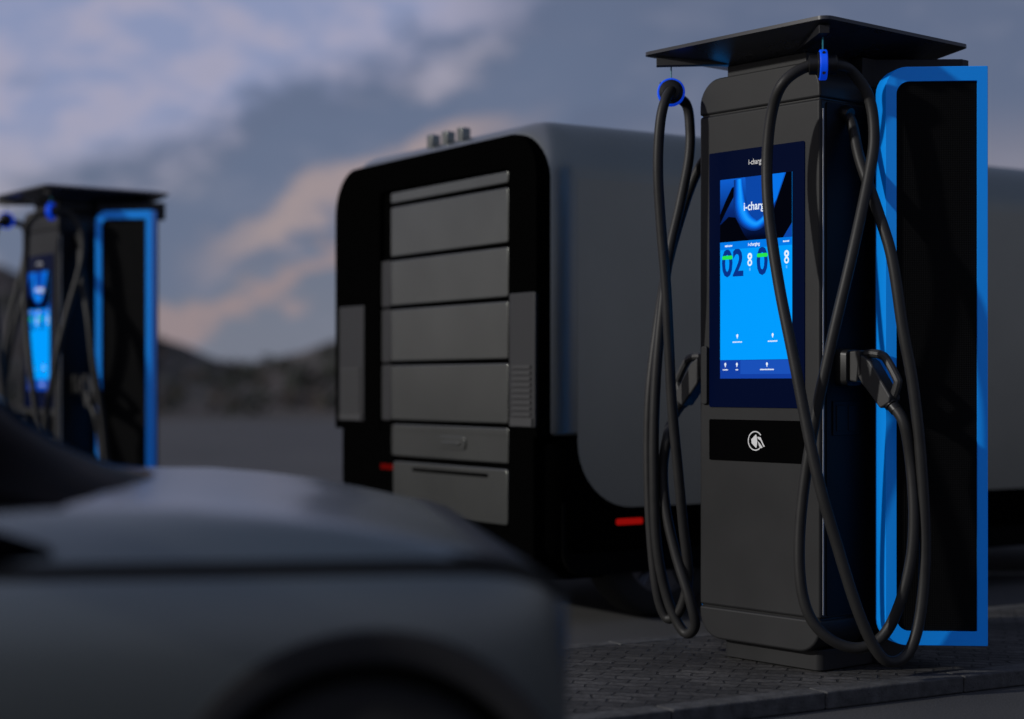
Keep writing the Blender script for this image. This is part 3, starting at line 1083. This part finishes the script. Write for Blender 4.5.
# louvred pillars
for (ya, yb) in ((.03, .235), (1.60, 1.87)):
    b = MB(); b.prism(rrect(ya, yb, .88, 1.47, .008, 3), 'x', -.034, -.012)
    p_ = VB(b, 'rear_pillar', M['van_louvre'], bevel=.004)
    b = MB()
    for k in range(9):
        b.box(-.040, -.033, ya + .03, yb - .03, .93 + k * .026, .943 + k * .026)
    VB(b, 'louvre', M['louvre'], parent=p_)
    b = MB(); b.box(-.041, -.033, ya + .015, yb - .015, .885, .92)
    VB(b, 'reflector', M['louvre'], parent=p_)
# lower rear corners
b = MB()
b.box(-.022, .02, .06, .26, .30, .88)
VB(b, 'rear_bumper', M['van_black'], bevel=.01)
b = MB(); b.box(-.022, .02, 1.30, 1.86, .30, .88)
VB(b, 'rear_bumper', M['van_black'], bevel=.01)
b = MB(); b.prism(rrect(1.30, 1.42, .645, .672, .008, 3), 'x', -.034, -.02)
VB(b, 'tail_lamp', M['red_dim'])
b = MB(); b.prism(rrect(.385, .53, .442, .470, .008, 3), 'y', .000, .013)
VB(b, 'side_marker', M['red'])
for y_ in (.80, .94, 1.08):
    b = MB()
    b.prism(rrect(y_ - .024, y_ + .024, VH - .05, VH + .038, .010, 3), 'x', .05, .10)
    VB(b, 'roof_lamp', M['van'], bevel=.004)
# side and front glazing, hidden here but part of the van
b = MB(); b.prism(rrect(.30, VW - .30, 1.18, 1.92, .1, 5), 'x', 5.10, 5.108)
VB(b, 'windscreen', M['vglass'])
for s in (.42, VW - .42):
    b = MB()
    b.prism(rrect(s - .14, s + .14, .90, 1.05, .04, 4), 'x', 5.10, 5.112)
    VB(b, 'headlight', M['white'])

# ------------------------------------------------------------------ car in front
CO = Vector((-1.849, 3.461, 0)); CROT = math.radians(8)
car = empty('car', CO, CROT)
tag(car, 'dark blue grey car at lower left with long hood and black wheel arch', 'car')
M['car'] = mat('car_slate_paint', (.20, .225, .225), .27, .9, .5, coat=.0, var=.04, vscale=2)
M['clad'] = mat('arch_cladding', (.018, .018, .019), .6, 0, .3)
SEC = [(-1.97, .50, .80, .79, .70), (-1.93, .64, .86, .84, .72), (-1.82, .72, .89, .86, .735), (-1.5, .79, .89, .865, .75), (-.6, .82, .88, .86, .765), (.3, .82, .875, .86, .765), (.85, .82, .875, .862, .765),
       (1.05, .82, .875, .864, .765), (1.21, .82, .872, .862, .765), (1.34, .819, .860, .850, .765), (1.475, .816, .842, .832, .765), (1.60, .806, .815, .806, .764),
       (1.70, .790, .785, .782, .760), (1.76, .765, .764, .766, .752), (1.81, .735, .738, .744, .736), (1.85, .68, .715, .720, .708), (1.885, .60, .69, .69, .68), (1.90, .50, .66, .662, .652)]


def low(s):
    x, w_, zt_, zf, zc = s
    return [(x, .86 * w_, .20), (x, .95 * w_, .24), (x, .99 * w_, .34), (x, 1.0 * w_, .48), (x, .998 * w_, .62), (x, .988 * w_, zc - .05), (x, .980 * w_, zc - .016), (x, .965 * w_, zc - .014)]


def up(s):
    x, w_, zt_, zf, zc = s
    return [(x, .962 * w_, zc + .010), (x, .978 * w_, zc + .012), (x, .972 * w_, zc + .35 * (zf - zc)), (x, .945 * w_, zc + .75 * (zf - zc)), (x, .90 * w_, zc + .95 * (zf - zc)), (x, .83 * w_, zf), (x, .6 * w_, .4 * zf + .6 * zt_), (x, .3 * w_, zt_), (x, 0, zt_)]


def mir(half):
    return [(x, -y, z) for x, y, z in half] + [(x, y, z) for x, y, z in reversed(half)]


b = MB(); b.loft([mir(low(s)) for s in SEC])
# the wheel wells are cut out of the lower body
cut = MB()
AR = .355
WX = (1.515, -1.15)
for wx in WX:
    for sd_ in (-1, 1):
        cut.lathe([(AR - .045, -.18), (AR - .045, .3)], (wx, sd_ * .78, .30), (0, sd_, 0), 48)
bo = b.build('body', M['car'], car, angle=50)
co_ = cut.build('cutter', M['clad'])
co_.location = CO; co_.rotation_euler = (0, 0, CROT)
bpy.context.view_layer.update()
md = bo.modifiers.new('arches', 'BOOLEAN'); md.object = co_; md.operation = 'DIFFERENCE'; md.solver = 'EXACT'
bpy.context.view_layer.update()
me = bpy.data.meshes.new_from_object(bo.evaluated_get(bpy.context.evaluated_depsgraph_get()))
bo.modifiers.clear(); bo.data = me
bpy.data.objects.remove(co_)
me.materials.clear(); me.materials.append(M['car']); me.materials.append(M['clad'])
for p in me.polygons:
    c = p.center
    inside = any(all((me.vertices[i].co.x - wx) ** 2 + (me.vertices[i].co.z - .30) ** 2 < (AR - .03) ** 2 for i in p.vertices) for wx in WX)
    p.material_index = 1 if inside else 0
    p.use_smooth = True
me.set_sharp_from_angle(angle=math.radians(35))
b = MB(); b.loft([mir(up(s)) for s in SEC])
b.build('hood_and_shoulder', M['car'], car, angle=50)
b = MB(); b.loft([mir([(s[0] * .995, s[1] * .955, s[4] - .06), (s[0] * .995, s[1] * .962, s[4]), (s[0] * .995, s[1] * .955, s[4] + .02)]) for s in SEC])
b.build('panel_gap', M['blackplastic'], car)
for wx in WX:
    for sd_ in (-1, 1):
        b = MB()
        rings = []
        for i in range(33):
            a = math.radians(-12) + math.radians(204) * i / 32
            row = []
            for rr_, yy in ((AR - .047, .70), (AR - .047, .826), (AR - .03, .832), (AR + .005, .829), (AR + .008, .80)):
                z_ = .30 + rr_ * math.sin(a)
                row.append((wx + rr_ * math.cos(a), sd_ * yy, z_))
            rings.append(row)
        b.loft(rings, close=False, cap=False)
        b.build('wheel_arch', M['clad'], car, fix=False)
        wheel(car, (wx, sd_ * .70, .29), sd_, .29, .20)
# black greenhouse
lev = [(.830, 1.30, -1.80, .725), (.862, 1.16, -1.76, .72), (.895, 1.02, -1.72, .71), (.95, .90, -1.66, .70), (1.07, .74, -1.55, .67), (1.20, .54, -1.40, .625), (1.31, .25, -1.15, .575), (1.375, -.05, -.95, .50), (1.39, -.30, -.80, .38)]
b = MB()
rings = []
for z, xf, xr, hw_ in lev:
    r_ = []
    for i in range(9):
        t_ = -1 + 2 * i / 8
        r_.append((xf - .16 * t_ * t_, hw_ * t_, z))
    for i in range(9):
        t_ = 1 - 2 * i / 8
        r_.append((xr + .14 * t_ * t_, hw_ * t_, z))
    rings.append(r_)
b.loft(rings)
b.build('windscreen', M['vglass'], car, angle=40)
for sd_ in (-1, 1):
    b = MB()
    top, bot = [], []
    for x, z0_, z1_ in ((1.0, .792, .806), (.90, .777, .838), (.75, .776, .846), (.4, .776, .85), (-.6, .776, .85), (-1.1, .776, .85), (-1.35, .79, .83)):
        bot.append((x, sd_ * .813, z0_)); top.append((x, sd_ * (.815 - .06 * max(0, (z1_ - .80) / .08) ** 2), z1_))
    n = len(top)
    mid = [tuple((p + q) / 2 + (sd_ * .006 if k == 1 else 0) for k, (p, q) in enumerate(zip(a, c))) for a, c in zip(bot, top)]
    b.add(bot + mid + top, [(i, i + 1, n + i + 1, n + i) for i in range(n - 1)] + [(n + i, n + i + 1, 2 * n + i + 1, 2 * n + i) for i in range(n - 1)])
    b.build('side_window', M['vglass'], car)
for sd_ in (-1, 1):
    b = MB()
    b.loft([[(x, sd_ * y, z) for x, y, z in r_] for r_ in ([(1.895, .30, .56), (1.865, .58, .57), (1.855, .58, .625), (1.88, .30, .615)], [(1.912, .30, .56), (1.878, .585, .57), (1.868, .585, .625), (1.898, .30, .615)])])
    b.build('headlight', M['vglass'], car)
b = MB()
b.loft([[(x, y, z) for x, y in rrect(x0, x1, -h_, h_, .14, 5)] for x0, x1, h_, z in ((-1.08, .12, .53, 1.362), (-.98, .02, .49, 1.392), (-.80, -.16, .40, 1.412))])
b.build('roof', M['car'], car, angle=50)
for sd_ in (-1, 1):
    b = MB()
    b.loft([[(x, sd_ * y, z) for y, z in rrect(.86, 1.04, .92, 1.04, .04, 4)] for x in (.52, .58)] + [[(.64, sd_ * y, z) for y, z in rrect(.89, 1.01, .945, 1.015, .03, 4)]])
    b.tube([(.56, sd_ * .76, .86), (.56, sd_ * .90, .95)], .018, 8)
    b.build('mirror', M['clad'], car)
    for hx in (.05, -.85):
        b = MB(); b.prism(rrect(hx - .10, hx + .10, .69, .715, .01, 3), 'y', sd_ * .80, sd_ * .832)
        b.build('door_handle', M['car'], car, bevel=.003)
b = MB(); b.box(1.895, 1.908, -.42, .42, .28, .44)
b.build('grille', M['blackplastic'], car)
